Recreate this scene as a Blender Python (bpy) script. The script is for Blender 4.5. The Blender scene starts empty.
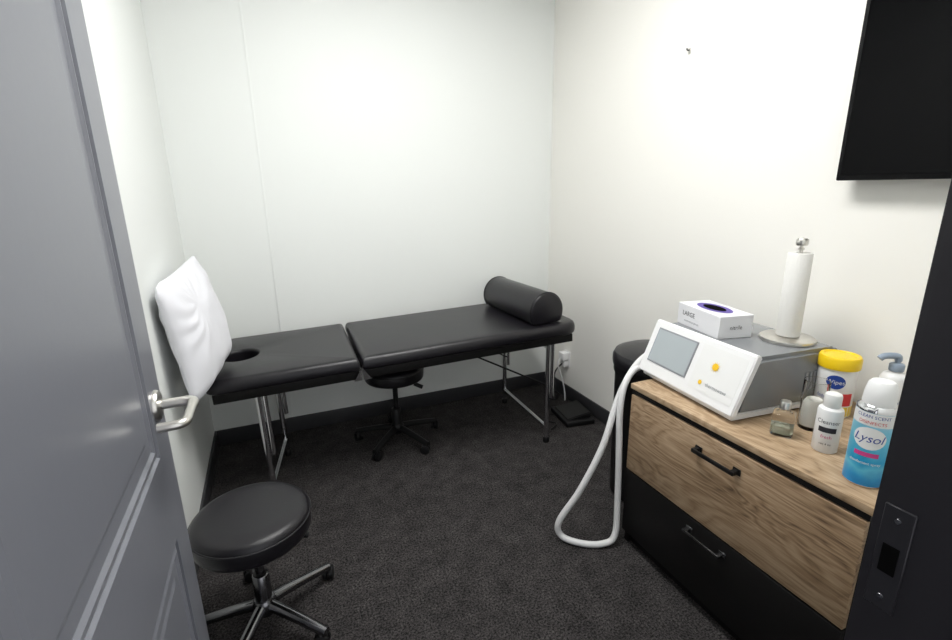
import bpy, bmesh, random
from math import *
from mathutils import Vector, Matrix, noise
random.seed(3)
S=bpy.context.scene
COL=bpy.context.collection

# ------------------------------------------------------------ helpers
def nodes(name):
    m=bpy.data.materials.new(name); m.use_nodes=True
    nt=m.node_tree; b=nt.nodes["Principled BSDF"]
    return m,nt,b
def mat(name,c,rough=.5,metal=0,spec=.5,bump=0,bscale=200,coat=0,trans=0,alpha=1,vary=0,sheen=0,ior=1.45):
    m,nt,b=nodes(name)
    b.inputs["Base Color"].default_value=(*c,1)
    b.inputs["Roughness"].default_value=rough
    b.inputs["Metallic"].default_value=metal
    b.inputs["Specular IOR Level"].default_value=spec
    b.inputs["Coat Weight"].default_value=coat
    b.inputs["Transmission Weight"].default_value=trans
    b.inputs["Alpha"].default_value=alpha
    b.inputs["IOR"].default_value=ior
    b.inputs["Sheen Weight"].default_value=sheen
    tc=nt.nodes.new("ShaderNodeTexCoord")
    n=nt.nodes.new("ShaderNodeTexNoise"); n.inputs["Scale"].default_value=bscale; n.inputs["Detail"].default_value=3
    nt.links.new(tc.outputs["Object"],n.inputs["Vector"])
    if bump:
        bp=nt.nodes.new("ShaderNodeBump"); bp.inputs["Strength"].default_value=bump; bp.inputs["Distance"].default_value=.002
        nt.links.new(n.outputs["Fac"],bp.inputs["Height"]); nt.links.new(bp.outputs["Normal"],b.inputs["Normal"])
    if vary:
        mr=nt.nodes.new("ShaderNodeMapRange"); mr.inputs[3].default_value=rough-vary; mr.inputs[4].default_value=rough+vary
        nt.links.new(n.outputs["Fac"],mr.inputs[0]); nt.links.new(mr.outputs[0],b.inputs["Roughness"])
    return m
def empty(name,loc=(0,0,0),rz=0):
    e=bpy.data.objects.new(name,None); e.location=loc; e.rotation_euler=(0,0,rz); e.empty_display_size=.1
    COL.objects.link(e); return e
def obj(name,bm,m,parent=None,loc=(0,0,0),rot=(0,0,0),smooth=True,angle=40):
    me=bpy.data.meshes.new(name); bmesh.ops.recalc_face_normals(bm,faces=bm.faces[:]); bm.to_mesh(me); bm.free()
    for x in (m if isinstance(m,(list,tuple)) else [m]): me.materials.append(x)
    if smooth:
        me.polygons.foreach_set("use_smooth",[True]*len(me.polygons))
        me.set_sharp_from_angle(angle=radians(angle))
    o=bpy.data.objects.new(name,me); o.location=loc; o.rotation_euler=rot
    if parent: o.parent=parent
    COL.objects.link(o); return o
def box_bm(x0,x1,y0,y1,z0,z1,bev=0,seg=2,bm=None):
    b2=bmesh.new()
    bmesh.ops.create_cube(b2,size=1)
    for v in b2.verts: v.co=Vector(((x0+x1)/2+v.co.x*(x1-x0),(y0+y1)/2+v.co.y*(y1-y0),(z0+z1)/2+v.co.z*(z1-z0)))
    if bev: bmesh.ops.bevel(b2,geom=b2.edges[:],offset=bev,segments=seg,affect='EDGES',profile=.5)
    if bm is None: return b2
    me=bpy.data.meshes.new("t"); b2.to_mesh(me); b2.free(); bm.from_mesh(me); bpy.data.meshes.remove(me); return bm
def box(name,m,x0,x1,y0,y1,z0,z1,bev=0,seg=2,parent=None,**k):
    return obj(name,box_bm(x0,x1,y0,y1,z0,z1,bev,seg),m,parent,**k)
def lathe_bm(prof,n=48,bm=None,mi=None):
    bm=bm or bmesh.new(); rings=[]
    for r,z in prof:
        if r<1e-6: rings.append([bm.verts.new((0,0,z))])
        else: rings.append([bm.verts.new((r*cos(2*pi*i/n),r*sin(2*pi*i/n),z)) for i in range(n)])
    for k in range(len(rings)-1):
        a,b=rings[k],rings[k+1]
        for i in range(n):
            j=(i+1)%n
            if len(a)==1 and len(b)==1: continue
            if len(a)==1: f=bm.faces.new((a[0],b[i],b[j]))
            elif len(b)==1: f=bm.faces.new((a[i],a[j],b[0]))
            else: f=bm.faces.new((a[i],a[j],b[j],b[i]))
            if mi: f.material_index=mi[k]
    return bm
def lathe(name,m,prof,parent=None,n=48,mi=None,**k):
    return obj(name,lathe_bm(prof,n,mi=mi),m,parent,**k)
def smooth_path(pts,sub=8,closed=False):
    P=[Vector(p) for p in pts]; out=[]; n=len(P)
    for i in range(n if closed else n-1):
        g=lambda k: P[k%n] if closed else P[max(0,min(n-1,k))]
        a,b,c,d=g(i-1),g(i),g(i+1),g(i+2)
        for s in range(sub):
            t=s/sub
            out.append(.5*((2*b)+(c-a)*t+(2*a-5*b+4*c-d)*t*t+(3*b-a-3*c+d)*t**3))
    if not closed: out.append(P[-1])
    return out
def tube_bm(pts,r,n=12,bm=None,closed=False,cap=True):
    bm=bm or bmesh.new(); P=[Vector(p) for p in pts]; N=len(P); rings=[]
    up=None
    for i in range(N):
        if closed: t=P[(i+1)%N]-P[i-1]
        else: t=P[min(i+1,N-1)]-P[max(i-1,0)]
        t.normalize()
        if up is None:
            up=t.orthogonal().normalized()
        up=(up-t*up.dot(t)).normalized(); w=t.cross(up)
        rr=r(i/(N-1)) if callable(r) else r
        rings.append([bm.verts.new(P[i]+up*rr*cos(2*pi*k/n)+w*rr*sin(2*pi*k/n)) for k in range(n)])
    for i in range(N if closed else N-1):
        a,b=rings[i],rings[(i+1)%N]
        for k in range(n): bm.faces.new((a[k],a[(k+1)%n],b[(k+1)%n],b[k]))
    if cap and not closed:
        bm.faces.new(rings[0][::-1]); bm.faces.new(rings[-1])
    return bm
def tube(name,m,pts,r,parent=None,n=12,sub=0,closed=False,**k):
    if sub: pts=smooth_path(pts,sub,closed)
    return obj(name,tube_bm(pts,r,n,closed=closed),m,parent,**k)
def text_bm(body,size,extr=0):
    c=bpy.data.curves.new("t",'FONT'); c.body=body; c.size=size; c.align_x='CENTER'; c.align_y='CENTER'; c.extrude=extr; c.resolution_u=4
    o=bpy.data.objects.new("t",c); COL.objects.link(o)
    dg=bpy.context.evaluated_depsgraph_get(); dg.update()
    me=bpy.data.meshes.new_from_object(o.evaluated_get(dg)); bpy.data.objects.remove(o)
    bm=bmesh.new(); bm.from_mesh(me); bpy.data.meshes.remove(me); return bm
def text_flat(name,body,size,m,parent,M,shear=0):
    bm=text_bm(body,size)
    for v in bm.verts: v.co.x+=shear*v.co.y
    bm.transform(M); return obj(name,bm,m,parent,smooth=False)
def text_cyl(name,body,size,m,parent,R,z,phi,shear=0,sx=1,vert=False):
    bm=text_bm(body,size)
    bmesh.ops.triangulate(bm,faces=bm.faces[:])
    for v in bm.verts:
        x,y=v.co.x*sx+shear*v.co.y,v.co.y
        a=phi+x/R; v.co=Vector((R*cos(a),R*sin(a),z+y))
    return obj(name,bm,m,parent,smooth=False)
def patch_cyl(name,m,parent,R,z0,z1,phi,half,ell=False,n=24):
    bm=bmesh.new()
    if ell:
        c=bm.verts.new((R*cos(phi),R*sin(phi),(z0+z1)/2)); prev=None
        for k in range(1,6):
            q=k/5
            ring=[bm.verts.new((R*cos(phi+half*q*cos(t)),R*sin(phi+half*q*cos(t)),(z0+z1)/2+(z1-z0)/2*q*sin(t))) for t in [2*pi*i/n for i in range(n)]]
            for i in range(n):
                j=(i+1)%n
                if prev is None: bm.faces.new((c,ring[i],ring[j]))
                else: bm.faces.new((prev[i],ring[i],ring[j],prev[j]))
            prev=ring
    else:
        a=[[bm.verts.new((R*cos(phi-half+2*half*i/n),R*sin(phi-half+2*half*i/n),z)) for i in range(n+1)] for z in (z0,z1)]
        for i in range(n): bm.faces.new((a[0][i],a[0][i+1],a[1][i+1],a[1][i]))
    return obj(name,bm,m,parent,smooth=True)

# ------------------------------------------------------------ materials
def carpet():
    m,nt,b=nodes("carpet_charcoal"); N=nt.nodes; L=nt.links
    tc=N.new("ShaderNodeTexCoord")
    n1=N.new("ShaderNodeTexNoise"); n1.inputs["Scale"].default_value=130; n1.inputs["Detail"].default_value=5; n1.inputs["Roughness"].default_value=.85
    n2=N.new("ShaderNodeTexNoise"); n2.inputs["Scale"].default_value=12; n2.inputs["Detail"].default_value=6; n2.inputs["Roughness"].default_value=.7
    for n in (n1,n2): L.new(tc.outputs["Object"],n.inputs["Vector"])
    r=N.new("ShaderNodeValToRGB"); e=r.color_ramp.elements
    e[0].position=.42; e[0].color=(.0065,.006,.0062,1); e[1].position=.66; e[1].color=(.120,.110,.109,1)
    L.new(n1.outputs["Fac"],r.inputs[0])
    r2=N.new("ShaderNodeMapRange"); r2.inputs[1].default_value=.3; r2.inputs[2].default_value=.7; r2.inputs[3].default_value=.55; r2.inputs[4].default_value=1.35; L.new(n2.outputs["Fac"],r2.inputs[0])
    mx=N.new("ShaderNodeMix"); mx.data_type='RGBA'; mx.blend_type='MULTIPLY'; mx.inputs[0].default_value=1
    L.new(r.outputs[0],mx.inputs[6]); L.new(r2.outputs[0],mx.inputs[7])
    br=N.new("ShaderNodeTexBrick"); br.offset=0; br.inputs["Scale"].default_value=1; br.inputs["Brick Width"].default_value=.5; br.inputs["Row Height"].default_value=.5
    br.inputs["Mortar Size"].default_value=.0025; br.inputs["Color1"].default_value=(1,1,1,1); br.inputs["Color2"].default_value=(.85,.85,.85,1); br.inputs["Mortar"].default_value=(.5,.5,.5,1)
    L.new(tc.outputs["Object"],br.inputs["Vector"])
    m2=N.new("ShaderNodeMix"); m2.data_type='RGBA'; m2.blend_type='MULTIPLY'; m2.inputs[0].default_value=.5
    L.new(mx.outputs[2],m2.inputs[6]); L.new(br.outputs["Color"],m2.inputs[7])
    L.new(m2.outputs[2],b.inputs["Base Color"]); b.inputs["Roughness"].default_value=.95; b.inputs["Specular IOR Level"].default_value=.12
    bp=N.new("ShaderNodeBump"); bp.inputs["Strength"].default_value=.7; bp.inputs["Distance"].default_value=.005
    L.new(n1.outputs["Fac"],bp.inputs["Height"]); L.new(bp.outputs["Normal"],b.inputs["Normal"])
    return m
def wood(name,dark,mid,light,scale=1,seed=0):
    m,nt,b=nodes(name); N=nt.nodes; L=nt.links
    tc=N.new("ShaderNodeTexCoord"); mp=N.new("ShaderNodeMapping"); mp.inputs["Scale"].default_value=(6*scale,1.3*scale,6*scale); mp.inputs["Location"].default_value=(seed,seed*1.7,seed*.3)
    L.new(tc.outputs["Object"],mp.inputs["Vector"])
    n=N.new("ShaderNodeTexNoise"); n.inputs["Scale"].default_value=1.2; n.inputs["Detail"].default_value=3; n.inputs["Distortion"].default_value=.9
    L.new(mp.outputs[0],n.inputs["Vector"])
    w=N.new("ShaderNodeMath"); w.operation='MULTIPLY'; w.inputs[1].default_value=13; L.new(n.outputs["Fac"],w.inputs[0])
    fr=N.new("ShaderNodeMath"); fr.operation='PINGPONG'; fr.inputs[1].default_value=.5; L.new(w.outputs[0],fr.inputs[0])
    mp2=N.new("ShaderNodeMapping"); mp2.inputs["Scale"].default_value=(160,7,160); L.new(tc.outputs["Object"],mp2.inputs["Vector"])
    n2=N.new("ShaderNodeTexNoise"); n2.inputs["Scale"].default_value=1; n2.inputs["Detail"].default_value=4; L.new(mp2.outputs[0],n2.inputs["Vector"])
    mp3=N.new("ShaderNodeMapping"); mp3.inputs["Scale"].default_value=(6,1.6,6); L.new(tc.outputs["Object"],mp3.inputs["Vector"])
    n3=N.new("ShaderNodeTexNoise"); n3.inputs["Scale"].default_value=1.4; n3.inputs["Detail"].default_value=5; L.new(mp3.outputs[0],n3.inputs["Vector"])
    a1=N.new("ShaderNodeMath"); a1.operation='MULTIPLY_ADD'; a1.inputs[1].default_value=.55; L.new(fr.outputs[0],a1.inputs[0]); 
    h=N.new("ShaderNodeMath"); h.operation='MULTIPLY_ADD'; h.inputs[1].default_value=.8; h.inputs[2].default_value=-.26; L.new(n2.outputs["Fac"],h.inputs[0]); L.new(h.outputs[0],a1.inputs[2])
    a2=N.new("ShaderNodeMath"); a2.operation='MULTIPLY_ADD'; a2.inputs[1].default_value=.6; L.new(n3.outputs["Fac"],a2.inputs[0]); L.new(a1.outputs[0],a2.inputs[2])
    r=N.new("ShaderNodeValToRGB"); e=r.color_ramp.elements; e[0].position=.2; e[0].color=(*dark,1); e[1].position=.85; e[1].color=(*light,1)
    k=r.color_ramp.elements.new(.48); k.color=(*mid,1)
    L.new(a2.outputs[0],r.inputs[0]); L.new(r.outputs[0],b.inputs["Base Color"]); b.inputs["Roughness"].default_value=.5; b.inputs["Specular IOR Level"].default_value=.35
    bp=N.new("ShaderNodeBump"); bp.inputs["Strength"].default_value=.25; bp.inputs["Distance"].default_value=.001
    L.new(n2.outputs["Fac"],bp.inputs["Height"]); L.new(bp.outputs["Normal"],b.inputs["Normal"])
    return m
def can_label():
    m,nt,b=nodes("spray_can_label"); N=nt.nodes; L=nt.links
    tc=N.new("ShaderNodeTexCoord"); sp=N.new("ShaderNodeSeparateXYZ"); L.new(tc.outputs["Object"],sp.inputs[0])
    n=N.new("ShaderNodeTexNoise"); n.inputs["Scale"].default_value=22; n.inputs["Detail"].default_value=2; L.new(tc.outputs["Object"],n.inputs["Vector"])
    a=N.new("ShaderNodeMath"); a.operation='MULTIPLY_ADD'; a.inputs[1].default_value=.05; L.new(n.outputs["Fac"],a.inputs[0]); L.new(sp.outputs[2],a.inputs[2])
    mr=N.new("ShaderNodeMapRange"); mr.inputs[1].default_value=0; mr.inputs[2].default_value=.24; L.new(a.outputs[0],mr.inputs[0])
    r=N.new("ShaderNodeValToRGB"); e=r.color_ramp.elements; e[0].position=0; e[0].color=(.01,.14,.42,1); e[1].position=1; e[1].color=(.6,.76,.85,1)
    for p,c in ((.2,(.02,.28,.6,1)),(.32,(.12,.52,.72,1)),(.42,(.02,.36,.65,1)),(.6,(.12,.52,.72,1)),(.78,(.22,.58,.75,1))):
        k=e.new(p); k.color=c
    L.new(mr.outputs[0],r.inputs[0]); L.new(r.outputs[0],b.inputs["Base Color"]); b.inputs["Roughness"].default_value=.3; b.inputs["Metallic"].default_value=.15
    return m
M_wall=mat("wall_paint_white",(.825,.845,.825),.6,bump=.12,bscale=260,spec=.3)
M_wallR=mat("wall_paint_warm",(.86,.845,.80),.6,bump=.12,bscale=260,spec=.3)
M_ceil=mat("ceiling_paint",(.8,.8,.8),.8,bump=.2,bscale=120)
M_carpet=carpet()
M_base=mat("baseboard_vinyl",(.04,.04,.043),.45,bump=.1)
M_leather=mat("black_vinyl_upholstery",(.0085,.0076,.010),.30,bump=.35,bscale=420,vary=.05,spec=.5)
M_blk=mat("black_plastic",(.006,.006,.0065),.42,bump=.1,bscale=300,spec=.35)
M_blkmat=mat("black_painted_wood",(.006,.0055,.0055),.5,bump=.15,bscale=60,spec=.25)
M_chrome=mat("chrome",(.72,.72,.74),.12,1,bump=.02,vary=.04)
M_dchrome=mat("dark_chrome",(.20,.20,.21),.2,1,bump=.02,vary=.04)
M_nickel=mat("satin_nickel",(.68,.66,.62),.28,1,bump=.05)
M_door=mat("door_grey_paint",(.18,.186,.212),.30,bump=.06,bscale=40,spec=.6)
M_jamb=mat("door_frame_dark_paint",(.014,.013,.016),.42,bump=.08,bscale=60,spec=.4)
M_strike=mat("strike_plate_dark_metal",(.025,.024,.028),.38,.4,bump=.05)
M_oak=wood("oak_laminate_drawer",(.080,.048,.027),(.26,.17,.098),(.43,.31,.20))
M_oak2=wood("oak_laminate_top",(.15,.095,.056),(.35,.24,.142),(.50,.37,.245),seed=3)
M_white=mat("white_plastic",(.80,.80,.80),.32,bump=.03)
M_whiteg=mat("console_grey_plastic",(.20,.21,.22),.2,bump=.03,coat=.4)
M_fabric=mat("pillow_cotton",(.78,.78,.82),.85,bump=.35,bscale=380,sheen=.2)
M_paper=mat("paper_towel",(.78,.77,.74),.9,bump=.8,bscale=160)
M_card=mat("box_cardboard_white",(.76,.76,.78),.55,bump=.05)
M_purple=mat("print_purple",(.10,.06,.34),.5)
M_grey=mat("print_grey",(.25,.26,.28),.5)
M_dark=mat("print_dark",(.02,.02,.03),.5)
M_screen=mat("lcd_screen",(.38,.42,.44),.12,coat=.4)
M_orange=mat("print_yellow_orange",(.85,.52,.02),.5)
M_yellow=mat("lid_yellow",(.88,.60,.01),.35)
M_yellowL=mat("label_yellow",(.8,.6,.08),.4)
M_blue=mat("print_blue",(.01,.05,.30),.4)
M_red=mat("print_red",(.6,.035,.04),.4)
M_pink=mat("print_magenta",(.6,.06,.25),.4)
M_can=can_label()
M_glass=mat("clear_glass",(.99,.995,.99),.02,trans=1,ior=1.25)
M_cream=mat("jar_contents_cream",(.74,.73,.68),.6,bump=.2)
M_green=mat("bottle_contents_pale",(.55,.58,.48),.2,trans=.6,ior=1.2)
M_bluegrey=mat("pump_bluegrey",(.28,.34,.42),.35)
M_hose=mat("hose_white_rubber",(.66,.66,.66),.45,bump=.05)
M_tvscr=mat("tv_screen_gloss",(.0015,.0015,.002),.06,spec=.12,vary=.02)
M_tvcab=mat("tv_cabinet_black",(.004,.004,.0045),.4,spec=.2)
M_hole=mat("dark_opening",(.002,.002,.002),.9,spec=.05)
M_print=mat("label_white",(.78,.78,.77),.35)

# ------------------------------------------------------------ room
XL,XR,YB,YF,ZC=-.43,1.895,3.08,.29,2.85
T=.1
box("floor",M_carpet,XL-T,XR+T,-.9,YB+T,-.05,0,smooth=False)
box("ceiling",M_ceil,XL-T,XR+T,YF-.24,YB+T,ZC,ZC+.05,smooth=False)
box("wall_back",M_wall,XL-T,XR+T,YB,YB+T,0,ZC,smooth=False)
box("wall_left",M_wall,XL-T,XL,YF-.24,YB,0,ZC,smooth=False)
box("wall_right",M_wallR,XR,XR+T,YF-.24,YB,0,ZC,smooth=False)
DX0,DX1=-.33,.690
box("wall_front",M_wall,DX1+.05,XR,YF-.12,YF,0,ZC,smooth=False)
box("wall_front_left",M_wall,XL,DX0-.04,YF-.12,YF,0,ZC,smooth=False)
box("wall_front_header",M_wall,DX0-.04,DX1+.05,YF-.12,YF,2.12,ZC,smooth=False)
def baseb(name,x0,x1,y0,y1):
    box(name,M_base,x0,x1,y0,y1,0,.10,bev=.003)
baseb("baseboard_back",XL+.012,XR-.012,YB-.012,YB-.0005)
baseb("baseboard_left",XL+.0005,XL+.012,YF+.002,YB-.001)
baseb("baseboard_right",XR-.012,XR-.0005,YF+.002,YB-.001)
box("trim_1",M_wall,.005,.017,YB-.003,YB-.0005,.1,ZC-.001,bev=.001)
fr=empty("door_frame",(0,0,0))
bm=bmesh.new()
box_bm(DX1,DX1+.05,YF-.25,YF+.012,0,2.12,.003,2,bm)
box_bm(DX1-.012,DX1,YF-.25,YF-.10,0,2.10,.002,2,bm)
box_bm(DX1+.05,DX1+.09,YF-.0,YF+.012,0,2.16,.002,2,bm)
obj("jamb_right",bm,M_jamb,fr)
obj("jamb_left",box_bm(DX0-.04,DX0,YF-.17,YF+.012,0,2.12,.003,2),M_jamb,fr)
box("jamb_head",M_jamb,DX0,DX1,YF-.17,YF+.012,2.08,2.12,.003,2,fr)
SZ=-.025
obj("strike_plate",box_bm(DX1-.0025,DX1+.001,.256,.290,.980+SZ,1.130+SZ,.001,1),M_strike,fr)
box("strike_hole",M_hole,DX1-.004,DX1-.002,.264,.282,1.035+SZ,1.075+SZ,0,2,fr)
for i,z in enumerate((.998+SZ,1.112+SZ)):
    lathe("strike_screw_%d"%i,M_dchrome,[(0,.0012),(.0035,.001),(.004,0)],fr,16,loc=(DX1-.0025,.273,z),rot=(0,-pi/2,0))

# door
DW=.93; DH=2.05; DT=.042
door=empty("door_1",(-.288,.40,0),0)
def door_panel():
    bm=bmesh.new()
    ys=[0,.115,DW-.115,DW]; zs=[.012,.23,.685,.905,1.93,DH]
    front=[]
    for side,x in ((0,0.0),(1,-DT)):
        g=[[bm.verts.new((x,y,z)) for z in zs] for y in ys]
        for i in range(3):
            for j in range(5):
                q=(g[i][j],g[i+1][j],g[i+1][j+1],g[i][j+1])
                f=bm.faces.new(q if side==0 else q[::-1])
                if i==1 and j in (1,3): front.append((f,side))
        if side==0: ga=g
        else: gb=g
    ny,nz=3,5
    for i in range(ny):
        bm.faces.new((ga[i][0],gb[i][0],gb[i+1][0],ga[i+1][0])); bm.faces.new((ga[i+1][nz],gb[i+1][nz],gb[i][nz],ga[i][nz]))
    for j in range(nz):
        bm.faces.new((ga[0][j+1],gb[0][j+1],gb[0][j],ga[0][j])); bm.faces.new((ga[ny][j],gb[ny][j],gb[ny][j+1],ga[ny][j+1]))
    for f,side in front:
        s=1 if side==0 else -1
        cur=f
        for th,dp in ((.004,-.007),(.012,.004),(.010,.002),(.008,-.006),(.03,0),(.012,.003)):
            bmesh.ops.inset_region(bm,faces=[cur],thickness=th,depth=0,use_even_offset=True)
            for v in cur.verts: v.co.x+=s*dp
    return bm
obj("slab",door_panel(),M_door,door,angle=12)
s=1; y=DW-.062; z=1.015
lathe("rose",M_nickel,[(0,.012),(.022,.012),(.034,.009),(.037,.003),(.037,0)],door,40,loc=(0,y,z),rot=(0,pi/2,0))
e=.080
pts=[(0,y,z),(e*.5,y,z),(e*.86,y-.001,z),(e,y-.012,z),(e,y-.04,z),(e*.98,y-.085,z-.002),(e*.95,y-.115,z-.003),(e*.78,y-.128,z-.003),(e*.3,y-.130,z-.003)]
tube("lever",M_nickel,pts,lambda t:.012 if t<.5 else .0105,door,14,6)
lathe("rose_inner",M_nickel,[(0,.012),(.022,.012),(.034,.009),(.037,.003),(.037,0)],door,40,loc=(-DT,DW-.062,1.015),rot=(0,-pi/2,0))
tube("lever_inner",M_nickel,[(-DT,DW-.062,1.015),(-DT-.04,DW-.062,1.015),(-DT-.05,DW-.074,1.015),(-DT-.05,DW-.16,1.012)],.0105,door,14,6)
box("latch_faceplate",M_nickel,-.034,-.008,DW,DW+.0015,.955,1.075,.0005,1,door)
for i,z in enumerate((.25,1.05,1.82)):
    tube("hinge_%d"%i,M_nickel,[(.004,-.006,z-.05),(.004,-.006,z+.05)],.007,door,12)

# ------------------------------------------------------------ ceiling light panel
cl=empty("ceiling_light_panel",(.66,1.45,ZC))
em,nt,b=nodes("led_diffuser"); b.inputs["Emission Color"].default_value=(1,.995,.98,1); b.inputs["Emission Strength"].default_value=22.5
box("diffuser",em,-.29,.29,-.59,.59,-.012,-.008,0,1,cl)
bm=bmesh.new()
for a in ((-.31,-.29,-.61,.61),(.29,.31,-.61,.61),(-.29,.29,-.61,-.59),(-.29,.29,.59,.61)): box_bm(a[0],a[1],a[2],a[3],-.016,-.001,0,1,bm)
obj("frame",bm,M_white,cl)

# ------------------------------------------------------------ massage table
RZ=radians(-2.0); TILT=radians(1.9)
tb=empty("massage_table",(-.345,2.300,0),RZ)
LT=1.955; WT=.73; ZT=.683
tt=empty("top",(0,0,ZT)); tt.parent=tb; tt.rotation_euler=(0,-TILT,0)
def ztop(x): return ZT+x*tan(TILT)
def pad(name,x0,x1,radL,radR,m,hole=None):
    h=.068; z0=-h
    def outline(off):
        pts=[]
        X0,X1,Y0,Y1=x0+off,x1-off,off,WT-off
        for cx,cy,r,a0 in ((X1,Y0,radR,-90),(X1,Y1,radR,0),(X0,Y1,radL,90),(X0,Y0,radL,180)):
            r=max(r-off,.004)
            sx=-1 if cx==X1 else 1; sy=1 if cy==Y0 else -1
            for k in range(9):
                a=radians(a0+90*k/8); pts.append((cx+sx*r+r*cos(a),cy+sy*r+r*sin(a)))
        return pts
    prof=[(.012,0),(.003,.006),(0,.016),(0,h*.5),(.002,h-.024),(.008,h-.011),(.018,h-.003),(.032,h)]
    bm=bmesh.new(); rings=[]
    for o_,dz in prof: rings.append([bm.verts.new((x,y,z0+dz)) for x,y in outline(o_)])
    n=len(rings[0])
    for a,b_ in zip(rings,rings[1:]):
        for i in range(n): bm.faces.new((a[i],a[(i+1)%n],b_[(i+1)%n],b_[i]))
    if hole is None:
        bm.faces.new(rings[-1]); bm.faces.new(rings[0][::-1])
    else:
        cx,cy,ra,rb=hole; N=48
        hr=[[bm.verts.new((cx+(ra+o)*cos(2*pi*i/N),cy+(rb+o)*sin(2*pi*i/N),z)) for i in range(N)] for o,z in ((.014,0),(.006,-.002),(.001,-.008),(0,-.02),(0,z0))]
        for a,b_ in zip(hr,hr[1:]):
            for i in range(N): bm.faces.new((a[i],a[(i+1)%N],b_[(i+1)%N],b_[i]))
        for outer,inner in ((rings[-1],hr[0]),(rings[0],hr[-1])):
            ed=[bm.edges.get((outer[i],outer[(i+1)%n])) for i in range(n)]+[bm.edges.get((inner[i],inner[(i+1)%N])) for i in range(N)]
            bmesh.ops.triangle_fill(bm,use_beauty=True,edges=ed)
    return obj(name,bm,m,tt,angle=60)
pad("headrest_pad",0,.692,.07,.012,M_leather,hole=(.135,.36,.088,.092))
lathe("face_hole_lining",M_hole,[(.086,-.06),(.086,-.118),(0,-.118)],tt,40,loc=(.135,.36,0))
pad("body_pad",.702,LT,.012,.11,M_leather)
def ring_frame(name,x0,x1,panel=True):
    bm=bmesh.new(); z0,z1=-.115,-.0685; y0,y1=.02,WT-.02; t=.025
    for a in ((x0,x1,y0,y0+t),(x0,x1,y1-t,y1),(x0,x0+t,y0+t,y1-t),(x1-t,x1,y0+t,y1-t),((x0+x1)/2-.02,(x0+x1)/2+.02,y0+t,y1-t)): box_bm(a[0],a[1],a[2],a[3],z0,z1,.004,2,bm)
    if panel: box_bm(x0+.01,x1-.01,y0+.01,y1-.01,z1-.006,z1-.001,0,1,bm)
    return obj(name,bm,M_blkmat,tt)
ring_frame("headrest_frame",.03,.684,False); ring_frame("body_frame",.710,LT-.05)
bm=bmesh.new()
for s in (-1,1):
    a=[(.697,-.001,-.045),(.697+s*.042,-.001,-.112),(.697+s*.004,-.001,-.112)]
    v=[bm.verts.new((x,y+dy,z)) for dy in (-.003,.004) for x,y,z in a]
    bm.faces.new((v[0],v[1],v[2])); bm.faces.new((v[5],v[4],v[3]))
    for i in range(3): bm.faces.new((v[i],v[i+3],v[(i+1)%3+3],v[(i+1)%3]))
obj("centre_hinge",bm,M_chrome,tt,smooth=False)
R=.0145
def leg_pair(nm,x,y0,y1,splay,double,dxfar=0):
    bm=bmesh.new(); zl=ztop(x)-.108
    for y,dx in ((y0,0),(y1,dxfar)):
        tube_bm([(x+dx,y,zl),(x+dx+splay*.5,y,zl*.5),(x+dx+splay,y,.018)],R,16,bm)
        if double: tube_bm([(x+dx+.030,y,zl),(x+dx+.029+splay*.45,y,zl*.45)],R*.8,14,bm)
    tube_bm([(x+splay*.88,y0,.10),(x+dxfar+splay*.88,y1,.10)],R*.8,14,bm)
    tube_bm([(x,y0,zl-.03),(x+dxfar,y1,zl-.03)],R*.8,14,bm)
    obj(nm+"_tubes",bm,M_chrome,tb)
    for i,(y,dx) in enumerate(((y0,0),(y1,dxfar))):
        lathe(nm+"_foot_%d"%i,M_blk,[(0,0),(.020,0),(.021,.012),(.018,.03),(R,.034)],tb,24,loc=(x+dx+splay,y,0))
leg_pair("leg_end",1.765,.05,.66,.0,True)
leg_pair("leg_head",.215,.05,.50,.02,True,.06)
bm=bmesh.new()
for y in (.09,.62): tube_bm([(1.765,y,.36),(1.30,y,ztop(1.3)-.112)],.005,8,bm)
obj("brace_wires",bm,M_blk,tb)

# bolster
bo=empty("bolster_cushion",(0,0,0))
base=Matrix.Translation((-.345,2.300,0))@Matrix.Rotation(RZ,4,'Z')@Matrix.Translation((0,0,ZT))@Matrix.Rotation(-TILT,4,'Y')
bo.matrix_world=base@Matrix.Translation((1.762,.06,.001))@Matrix.Rotation(radians(4),4,'Z')
Lb=.61; prof=[]
for k in range(33):
    a=radians(-34+248*k/32); prof.append((.108*cos(a),.070+.112*sin(a)))
prof=[(.075,0)]+prof+[(-.075,0)]
bm=bmesh.new(); rings=[]
for y,s in ((0,.90),(.004,.955),(.012,.99),(.022,1),(Lb-.022,1),(Lb-.012,.99),(Lb-.004,.955),(Lb,.90)):
    rings.append([bm.verts.new((x*s,y,.075+(z-.075)*s)) for x,z in prof])
n=len(prof)
for a,b_ in zip(rings,rings[1:]):
    for i in range(n): bm.faces.new((a[i],a[(i+1)%n],b_[(i+1)%n],b_[i]))
bm.faces.new(rings[0][::-1]); bm.faces.new(rings[-1])
obj("cover",bm,M_leather,bo,angle=50)
for i,y in enumerate((.012,Lb-.012)):
    tube("piping_%d"%i,M_leather,[(x,y,max(z,.004)) for x,z in prof],.0035,bo,8)

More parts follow.
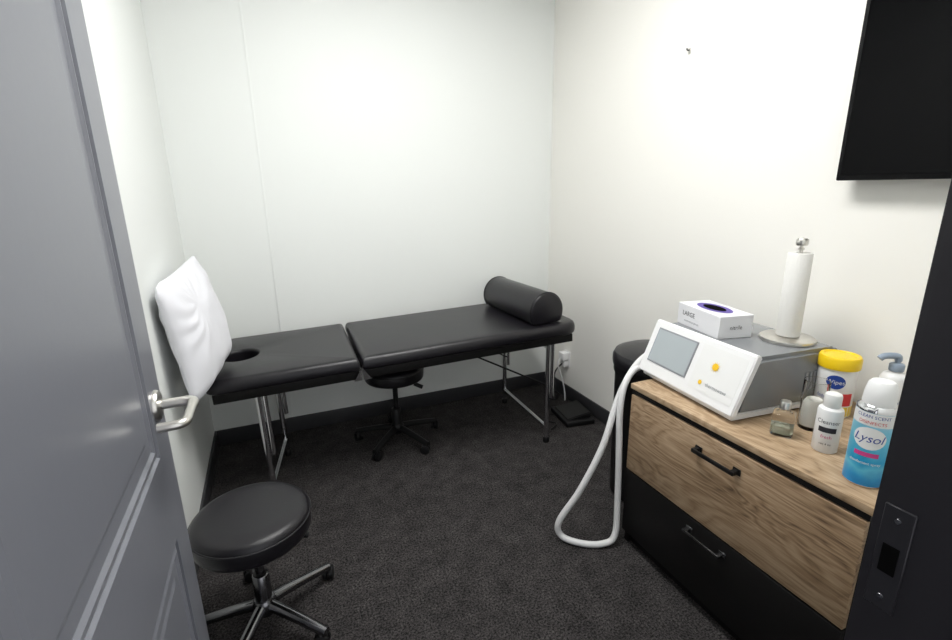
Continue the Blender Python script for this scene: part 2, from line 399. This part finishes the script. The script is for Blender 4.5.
# ------------------------------------------------------------ pillow (leaning against the left wall, back pressed flat on it)
def pillow():
    bm=bmesh.new(); nx,ny=64,50; W,H,D=.62,.51,.092
    g={}
    for s in (1,-1):
        for i in range(nx+1):
            for j in range(ny+1):
                u=i/nx*2-1; v=j/ny*2-1
                if s==-1 and (i in(0,nx) or j in(0,ny)): g[s,i,j]=g[1,i,j]; continue
                d=(max(0,1-abs(u)**2.8)*max(0,1-abs(v)**2.8))**.6
                py=v*H/2*(1-.05*(1-u*u)*abs(v)**3)
                px=u*W/2*(1-.05*(1-v*v)*abs(u)**3)
                c=max(0,abs(u)-.8)*max(0,abs(v)-.8)*25
                px*=1-.05*c; py*=1-.05*c
                wr=noise.fractal(Vector((px*5,py*6,s*3.1)),1,2,2)*.014*d
                rad=atan2(py-.1,px+.1)
                wr+=sin(rad*12+noise.noise(Vector((px*5,py*5,s)))*5)*.005*d*min(1,(px*px+py*py)*16)
                dd=D*(1+.30*(-v)) if s==1 else D*.55
                g[s,i,j]=bm.verts.new((px,py,s*(dd*d+.002)+s*wr))
    for s in (1,-1):
        for i in range(nx):
            for j in range(ny):
                q=(g[s,i,j],g[s,i+1,j],g[s,i+1,j+1],g[s,i,j+1])
                bm.faces.new(q if s==1 else q[::-1])
    return bm
Mb=Matrix(((0,0,1),(1,0,0),(0,1,0))).to_4x4()
MW=Matrix.Translation((-.336,2.37,.945))@Matrix.Rotation(radians(-7),4,'Z')@Matrix.Rotation(radians(-6),4,'Y')@Matrix.Rotation(radians(4),4,'X')@Mb
bm=pillow(); bm.transform(MW)
for v in bm.verts:
    if v.co.x<XL+.006: v.co.x=XL+.006-.003*max(0,min(1,(XL+.006-v.co.x)*20))
    zt=ZT+(v.co.x+.345)*tan(TILT)+.003
    if v.co.y>2.30 and v.co.z<zt: v.co.z=zt
bm.transform(Matrix.Translation((.34,-2.37,-.945)))
obj("pillow",bm,M_fabric,None,loc=(-.34,2.37,.945),angle=80)

# ------------------------------------------------------------ rolling stools
def stool(name,loc,seat_z,rot,rs,armr,marm,lever_ang=None):
    e=empty(name,(loc[0],loc[1],0),radians(rot))
    h=.088
    lathe("seat",M_leather,[(0,seat_z-h),(rs-.02,seat_z-h),(rs-.006,seat_z-h+.004),(rs-.002,seat_z-h+.012),(rs,seat_z-h+.03),(rs,seat_z-.03),(rs-.004,seat_z-.016),(rs-.014,seat_z-.006),(rs-.03,seat_z-.001),(rs*.6,seat_z+.001),(0,seat_z+.002)],e,72,angle=60)
    tube("seat_piping",M_leather,[((rs+.0005)*cos(2*pi*i/64),(rs+.0005)*sin(2*pi*i/64),seat_z-.028) for i in range(64)],.003,e,8,0,True)
    box("seat_mount",M_blk,-.075,.075,-.06,.06,seat_z-h-.022,seat_z-h,.004,2,e)
    lathe("gas_column",[marm,M_blk],[(0,.07),(.028,.07),(.028,.215),(.024,.22),(.015,.222),(.015,seat_z-h-.02),(0,seat_z-h-.02)],e,28,mi=[0,0,0,1,0,0])
    lathe("hub",marm,[(0,.058),(.034,.058),(.040,.066),(.040,.105),(.032,.118),(0,.118)],e,32)
    for k in range(5):
        a=2*pi*k/5; ca,sa=cos(a),sin(a)
        bm=bmesh.new()
        rings=[]
        for t in (0,.2,.4,.6,.8,.93,1):
            rr=.03+(armr-.03)*t; w=.019-.004*t; z=.098-.034*t**1.3; hh=.014-.003*t
            rings.append([bm.verts.new((rr*ca-q*w*sa,rr*sa+q*w*ca,z+p*hh)) for q,p in ((-1,-1),(1,-1),(1,.2),(.6,.9),(0,1.1),(-.6,.9),(-1,.2))])
        for r0,r1 in zip(rings,rings[1:]):
            for i in range(7): bm.faces.new((r0[i],r0[(i+1)%7],r1[(i+1)%7],r1[i]))
        bm.faces.new(rings[0][::-1]); bm.faces.new(rings[-1])
        obj("arm_%d"%k,bm,marm,e)
        bm=bmesh.new(); sw=a+.9+k*.7
        tube_bm([(armr*ca*.97,armr*sa*.97,.045),(armr*ca*.97,armr*sa*.97,.072)],.008,12,bm)
        cx,cy=armr*ca*.97+.012*cos(sw),armr*sa*.97+.012*sin(sw)
        for s in (-1,1):
            ax=Vector((-sin(sw),cos(sw),0))
            c=Vector((cx,cy,.0275))
            pr=[c+ax*s*q for q in (.004,.006,.018,.021)]
            rad=[.022,.027,.027,.021]
            rg=[]
            fw_=Vector((cos(sw),sin(sw),0))
            for p_,r_ in zip(pr,rad): rg.append([bm.verts.new(p_+fw_*r_*cos(2*pi*i/20)+Vector((0,0,1))*r_*sin(2*pi*i/20)) for i in range(20)])
            for r0,r1 in zip(rg,rg[1:]):
                for i in range(20): bm.faces.new((r0[i],r0[(i+1)%20],r1[(i+1)%20],r1[i]))
            bm.faces.new(rg[0][::-1]); bm.faces.new(rg[-1])
        box_bm(cx-.014,cx+.014,cy-.014,cy+.014,.03,.058,.006,2,bm)
        obj("caster_%d"%k,bm,M_blk,e)
    if lever_ang is not None:
        a=radians(lever_ang-rot); c_,s_=cos(a),sin(a)
        tube("height_lever",M_blk,[(.02*c_,.02*s_,seat_z-h-.012),(.09*c_,.09*s_,seat_z-h-.018),(.13*c_,.13*s_,seat_z-h-.038)],.005,e,10,4)
        tube("lever_knob",M_blk,[(.12*c_,.12*s_,seat_z-h-.032),(.135*c_,.135*s_,seat_z-h-.038),(.17*c_,.17*s_,seat_z-h-.052)],.012,e,12,3)
    return e
stool("rolling_stool",(-.158,1.585),.472,28,.188,.262,M_dchrome,-5)
stool("rolling_stool",(.60,2.68),.50,10,.175,.26,M_blk,-30)

# ------------------------------------------------------------ dresser
DY0,DY1,DXF,DZ=.56,1.42,1.28,.735
dr=empty("dresser",(0,0,0))
bm=bmesh.new()
box_bm(DXF+.012,XR-.02,DY1-.03,DY1-.004,0,DZ-.028,.002,1,bm)
box_bm(DXF+.012,XR-.02,DY0+.004,DY0+.03,0,DZ-.028,.002,1,bm)
box_bm(DXF+.03,XR-.02,DY0+.03,DY1-.03,.04,.06,0,1,bm)
box_bm(XR-.035,XR-.021,DY0+.03,DY1-.03,.06,DZ-.03,0,1,bm)
box_bm(DXF+.02,XR-.036,DY0+.03,DY1-.03,DZ-.045,DZ-.029,0,1,bm)
box_bm(DXF+.03,DXF+.05,DY0+.03,DY1-.03,.0,.05,0,1,bm)
obj("carcass",bm,M_blkmat,dr)
box("top",M_oak2,DXF-.005,XR-.015,DY0-.005,DY1+.005,DZ-.022,DZ,.002,2,dr)
box("top_edge_band",M_blkmat,DXF-.002,DXF+.02,DY0,DY1,DZ-.040,DZ-.0225,0,1,dr)
box("drawer_upper",M_oak,DXF-.006,DXF+.012,DY0+.004,DY1-.004,.358,DZ-.045,.0025,2,dr)
box("drawer_lower",M_blkmat,DXF-.006,DXF+.012,DY0+.004,DY1-.004,.06,.350,.0025,2,dr)
def pull(nm,y,z,w,m,t=.007):
    bm=bmesh.new(); x=DXF-.006
    box_bm(x-.030,x-.022,y-w/2,y+w/2,z-t,z+t,.002,2,bm)
    for s in (-1,1):
        box_bm(x-.026,x,y+s*(w/2-.008)-.008,y+s*(w/2-.008)+.008,z-t,z+t,.002,2,bm)
        box_bm(x-.004,x,y+s*(w/2-.008)-.014,y+s*(w/2-.008)+.014,z-t-.004,z+t+.004,.001,1,bm)
    obj(nm,bm,m,dr)
pull("pull_upper",.995,.627,.165,M_blk)
pull("pull_lower",1.0,.308,.155,mat("dark_steel",(.12,.12,.125),.22,.9),.005)

# ------------------------------------------------------------ waste bin behind dresser
wb=empty("waste_bin",(1.61,1.655,0))
lathe("body",M_blk,[(0,.0),(.155,0),(.165,.01),(.175,.64),(.182,.65),(.182,.70)],wb,56)
lathe("lid",M_leather,[(.188,.685),(.190,.70),(.190,.725),(.180,.745),(.14,.762),(.07,.77),(0,.772)],wb,56)

# ------------------------------------------------------------ therapy console
co=empty("therapy_console",(1.607,1.225,DZ),radians(-5))
hw=.245
def extr(prof,y0,y1,bev=.004,m=M_white,name="p",seg=2,parent=co):
    bm=bmesh.new(); a=[bm.verts.new((x,y0,z)) for x,z in prof]; b_=[bm.verts.new((x,y1,z)) for x,z in prof]; n=len(prof)
    bm.faces.new(a); bm.faces.new(b_[::-1])
    for i in range(n): bm.faces.new((a[i],b_[i],b_[(i+1)%n],a[(i+1)%n]))
    bmesh.ops.recalc_face_normals(bm,faces=bm.faces[:])
    if bev: bmesh.ops.bevel(bm,geom=bm.edges[:],offset=bev,segments=seg,affect='EDGES')
    return obj(name,bm,m,parent)
extr([(-.235,.02),(.235,.02),(.235,.17),(.19,.215),(-.155,.215),(-.19,.195)],-hw+.01,hw-.01,.014,M_whiteg,"housing",4)
A=Vector((-.265,0,.028)); B=Vector((-.186,0,.230))
extr([(A.x,A.z),(-.243,.020),(-.160,.222),(-.176,.232),(B.x,B.z)],-hw,hw,.004,M_white,"front_bezel",3)
extr([(-.245,.005),(.225,.005),(.225,.028),(-.25,.028)],-hw+.012,hw-.012,.004,M_white,"base_skirt",2)
for i,(x,y) in enumerate(((-.2,-.18),(-.2,.18),(.19,-.18),(.19,.18))):
    lathe("foot_%d"%i,M_blk,[(0,0),(.015,0),(.016,.006),(0,.006)],co,16,loc=(x,y,0))
up=(B-A).normalized(); nrm=Vector((-up.z,0,up.x))
def onface(name,y0,y1,v0,v1,m,th=.0015,bev=.001):
    bm=bmesh.new(); bmesh.ops.create_cube(bm,size=1)
    for v in bm.verts:
        yy=(y0+y1)/2+v.co.x*(y1-y0); vv=(v0+v1)/2+v.co.y*(v1-v0); h=v.co.z*th
        v.co=A+up*vv+nrm*(h+th*.5)+Vector((0,yy,0))
    if bev: bmesh.ops.bevel(bm,geom=bm.edges[:],offset=min(bev,th*.4),segments=1,affect='EDGES')
    return obj(name,bm,m,co,smooth=False)
onface("screen_bezel",-.005,.210,.050,.190,M_grey,.002)
onface("screen",.001,.204,.056,.184,M_screen,.0035)
onface("label_panel",-.225,-.03,.030,.195,M_print,.001)
Mx=Matrix((( 0,up.x,nrm.x),(-1,up.y,nrm.y),(0,up.z,nrm.z))).to_4x4()
def facept(y,v,h=.003): return Matrix.Translation(A+up*v+nrm*h+Vector((0,y,0)))@Mx
bm=bmesh.new(); 
for k in range(12):
    a=2*pi*k/12; 
    vs=[bm.verts.new((r_*cos(a+d),r_*sin(a+d),0)) for r_,d in ((.010,-.12),(.022,0),(.010,.12))]; bm.faces.new(vs)
c=[bm.verts.new((.013*cos(2*pi*k/24),.013*sin(2*pi*k/24),.0004)) for k in range(24)]; bm.faces.new(c)
bm.transform(facept(-.115,.132)); obj("sun_logo",bm,M_orange,co,smooth=False)
text_flat("label_text","thermowave",.018,M_grey,co,facept(-.150,.062))
bm=bmesh.new(); c=[bm.verts.new((.008*cos(2*pi*k/24),.008*sin(2*pi*k/24),0)) for k in range(24)]; bm.faces.new(c); bm.transform(facept(-.078,.062)); obj("logo_dot",bm,M_orange,co,smooth=False)
bm=bmesh.new()
for k in range(6): box_bm(.05+.02*k,.06+.02*k,-hw+.006,-hw+.0105,.07,.14,.001,1,bm)
obj("side_vents",bm,M_grey,co)
lathe("hose_port",M_white,[(0,.0),(.026,0),(.026,.012),(.018,.02),(0,.02)],co,24,loc=(-.15,hw-.012,.10),rot=(-pi/2,0,0))

hose=[(1.490,1.490,.82),(1.44,1.51,.81),(1.36,1.51,.755),(1.27,1.49,.64),(1.19,1.47,.45),(1.10,1.49,.25),(1.02,1.52,.10),(1.03,1.51,.03),(1.09,1.45,.017),(1.17,1.41,.017),(1.225,1.40,.05),(1.245,1.42,.2),(1.25,1.44,.45),(1.255,1.455,.60),(1.285,1.475,.70),(1.35,1.50,.75),(1.42,1.50,.765)]
tube("applicator_hose",M_hose,hose,.0135,None,14,8)

# glove box
ZC0=DZ+.2155
gb=empty("glove_box",(1.568,1.322,ZC0),radians(-12))
box("carton",M_card,-.070,.070,-.127,.127,0,.085,.0015,1,gb)
bm=bmesh.new(); c=[bm.verts.new((.046*cos(2*pi*k/32),.088*sin(2*pi*k/32),.0858)) for k in range(32)]; bm.faces.new(c); obj("opening_print",bm,M_purple,gb,smooth=False)
bm=bmesh.new(); c=[bm.verts.new((.028*cos(2*pi*k/32),.058*sin(2*pi*k/32),.0864)) for k in range(32)]; bm.faces.new(c); obj("opening",bm,M_hole,gb,smooth=False)
MF=Matrix(((0,0,-1),(-1,0,0),(0,1,0))).to_4x4()
text_flat("size_text","LARGE",.026,M_dark,gb,Matrix.Translation((-.0707,.055,.05))@MF)
text_flat("small_text","examination gloves",.012,M_grey,gb,Matrix.Translation((-.0707,.035,.022))@MF)
text_flat("end_text","nitrile",.022,M_dark,gb,Matrix.Translation((0.0,-.1277,.04))@Matrix(((1,0,0),(0,0,-1),(0,1,0))).to_4x4())

# paper towel holder
ph=empty("paper_towel_holder",(1.690,1.103,ZC0))
lathe("base",M_nickel,[(0,0),(.088,0),(.090,.004),(.089,.012),(.083,.016),(.02,.018),(0,.018)],ph,56)
lathe("post",M_nickel,[(.006,.018),(.006,.325),(.010,.327),(.010,.332),(.006,.335),(.006,.340),(.017,.342),(.019,.348),(.019,.360),(.015,.366),(0,.368)],ph,28)
lathe("roll",M_paper,[(.014,.02),(.036,.02),(.038,.023),(.0385,.15),(.038,.313),(.036,.316),(.014,.316),(.014,.02)],ph,56)

# ------------------------------------------------------------ things on dresser
def face(e): return atan2(-e[1],-e[0])
p=(1.722,.935); wc=empty("wipes_canister",(*p,DZ)); f=face(p)
lathe("tub",M_print,[(0,0),(.052,0),(.055,.004),(.055,.165),(.053,.17),(0,.17)],wc,56)
lathe("lid",M_yellow,[(.053,.168),(.060,.168),(.061,.173),(.061,.200),(.057,.208),(.048,.210),(.044,.206),(0,.206)],wc,56)
patch_cyl("label_band",M_yellowL,wc,.0554,.006,.040,0,pi)
patch_cyl("label_red",M_red,wc,.0556,.044,.088,f+.5,.55)
patch_cyl("label_oval",M_blue,wc,.0558,.102,.150,f,.50,True)
text_cyl("label_text","Wipes",.020,M_print,wc,.0561,.126,f)
text_cyl("label_text_small","disinfecting",.013,M_blue,wc,.0559,.066,f-.35)
p=(1.45,.785); sb=empty("lotion_bottle",(*p,DZ)); f=face(p)
lathe("body",M_white,[(0,0),(.030,0),(.0325,.003),(.0325,.125),(.030,.133),(.018,.140),(.016,.143)],sb,40)
lathe("cap",M_print,[(.0205,.138),(.022,.141),(.022,.170),(.020,.177),(.012,.181),(0,.182)],sb,32)
text_cyl("label_text","Cleanser",.017,M_dark,sb,.0329,.098,f)
patch_cyl("label_band",M_dark,sb,.0329,.066,.082,f,.7)
text_cyl("label_text_2","fresh",.014,M_pink,sb,.0330,.052,f)
text_cyl("label_text_3","net 4 oz",.009,M_dark,sb,.0330,.03,f)
p=(1.380,.642); ac=empty("disinfectant_spray_can",(*p,DZ)); f=face(p)-.08
K=.012
lathe("can",[M_can,M_chrome],[(0,0),(.041,0),(.044,.004),(.044,.006),(.0435,.195+K),(.044,.198+K),(.043,.203+K),(.033,.212+K),(.0,.213+K)],ac,56,mi=[1,1,1,0,1,1,1,1])
lathe("cap",M_white,[(.0345,.208+K),(.0350,.210+K),(.0335,.240+K),(.029,.264+K),(.024,.270+K),(0,.271+K)],ac,48)
patch_cyl("label_top",M_print,ac,.0440,.172,.206,0,pi)
text_cyl("label_top_text","CLEAN SCENT",.0115,M_blue,ac,.0443,.197,f)
text_cyl("label_top_text_2","DISINFECTS",.0115,M_red,ac,.0443,.181,f)
patch_cyl("label_oval",M_print,ac,.0442,.108,.168,f,.82,True)
text_cyl("label_text","Lysol",.031,M_blue,ac,.0446,.138,f,shear=.25)
patch_cyl("label_pink",M_pink,ac,.0442,.088,.100,f,.6)
text_cyl("label_small","disinfectant spray",.010,M_print,ac,.0444,.070,f)
p=(1.785,.805); pb=empty("pump_bottle",(*p,DZ)); f=face(p)
lathe("body",M_white,[(0,0),(.034,0),(.037,.004),(.037,.16),(.030,.175),(.016,.183),(.016,.192)],pb,40)
lathe("collar",M_bluegrey,[(.019,.186),(.020,.188),(.020,.206),(.017,.21),(.008,.212),(.008,.222),(0,.222)],pb,32)
tube("nozzle",M_bluegrey,[(0,0,.218),(0,0,.230),(-.01,.006,.235),(-.035,.022,.233),(-.045,.028,.224)],.010,pb,12,5)
text_cyl("label_text","Hand gel",.016,M_blue,pb,.0374,.09,f)
p=(1.425,.90); gj=empty("glass_bottle",(*p,DZ))
box("glass",M_glass,-.031,.031,-.031,.031,0,.075,.009,4,gj)
box("contents",M_green,-.025,.025,-.025,.025,.006,.035,.006,3,gj)
lathe("neck",M_glass,[(.022,.073),(.014,.082),(.014,.094),(0,.094)],gj,28)
lathe("cap",M_nickel,[(.0165,.088),(.0165,.108),(.014,.112),(0,.112)],gj,28)
gj.rotation_euler=(0,0,radians(30))
p=(1.545,.890); jr=empty("glass_jar",(*p,DZ))
lathe("glass",M_glass,[(0,0),(.032,0),(.035,.004),(.036,.160),(.0355,.163),(.0335,.163),(.0325,.158),(.0315,.010),(0,.008)],jr,44)
lathe("contents",M_cream,[(0,.012),(.029,.012),(.0295,.085),(.022,.100),(0,.104)],jr,32)

# ------------------------------------------------------------ television
tv=empty("wall_television",(XR,0,0))
box("cabinet",M_tvcab,-.075,-.035,.33,1.110,1.505,2.14,.005,2,tv)
box("screen",M_tvscr,-.0775,-.0745,.345,1.095,1.522,2.125,.0005,1,tv)
box("wall_mount",M_tvcab,-.036,-.0005,.55,.9,1.68,1.98,.004,1,tv)

hk=empty("wall_hook",(XR-.0005,1.895,2.095))
box("plate",M_nickel,-.003,0,-.007,.007,-.012,.012,.001,1,hk)
tube("peg",M_blk,[(-.002,0,.004),(-.015,0,.002),(-.018,0,.010)],.003,hk,8,4)

ol=empty("power_outlet",(XR-.0005,2.79,.30))
box("plate",M_white,-.006,0,-.037,.037,-.058,.058,.002,2,ol)
box("adaptor_upper",M_white,-.06,-.006,-.030,.028,-.002,.055,.006,3,ol)
box("adaptor_lower",M_white,-.045,-.006,-.024,.024,-.055,-.006,.006,3,ol)
tube("cable_white",M_white,[(-.055,0,.02),(-.08,.0,-.03),(-.05,-.02,-.15),(-.04,-.04,-.24),(-.05,-.06,-.294)],.005,ol,8,8)
tube("cable_black",M_blk,[(-.043,0,-.03),(-.09,.02,-.10),(-.10,.0,-.22),(-.11,-.03,-.285),(-.13,.03,-.294),(-.10,.09,-.294)],.005,ol,8,8)
pk=empty("foot_pedal",(1.745,2.49,0),radians(-8))
box("base",M_blk,-.10,.10,-.13,.13,0,.035,.008,3,pk)
extr([(-.085,.034),(.085,.034),(.085,.075),(-.085,.045)],-.10,.10,.006,M_blk,"treadle",3,pk)
tube("cord",M_blk,[(-.095,.05,.02),(-.15,.06,.006),(-.19,.0,.006),(-.14,-.06,.006),(-.2,-.12,.006)],.004,pk,8,8)

# ------------------------------------------------------------ world
w=bpy.data.worlds.new("World"); S.world=w; w.use_nodes=True
w.node_tree.nodes["Background"].inputs[0].default_value=(.95,.97,1,1); w.node_tree.nodes["Background"].inputs[1].default_value=1.25

# ------------------------------------------------------------ camera
f=485; pi_,ya,ro=radians(15.25),radians(22.95),radians(-.87)
fw=Vector((sin(ya)*cos(pi_),cos(ya)*cos(pi_),-sin(pi_))); r=Vector((cos(ya),-sin(ya),0)); u=r.cross(fw)
r2=r*cos(ro)+u*sin(ro); u2=-r*sin(ro)+u*cos(ro)
cd=bpy.data.cameras.new("camera"); cd.sensor_width=36; cd.lens=36*f/952; cd.clip_start=.02
cam=bpy.data.objects.new("camera",cd); COL.objects.link(cam)
Mc=Matrix((r2,u2,-fw)).transposed().to_4x4(); Mc.translation=(0,0,1.5); cam.matrix_world=Mc
S.camera=cam
S.view_settings.view_transform='Standard'; S.view_settings.look='None'; S.view_settings.exposure=0.0
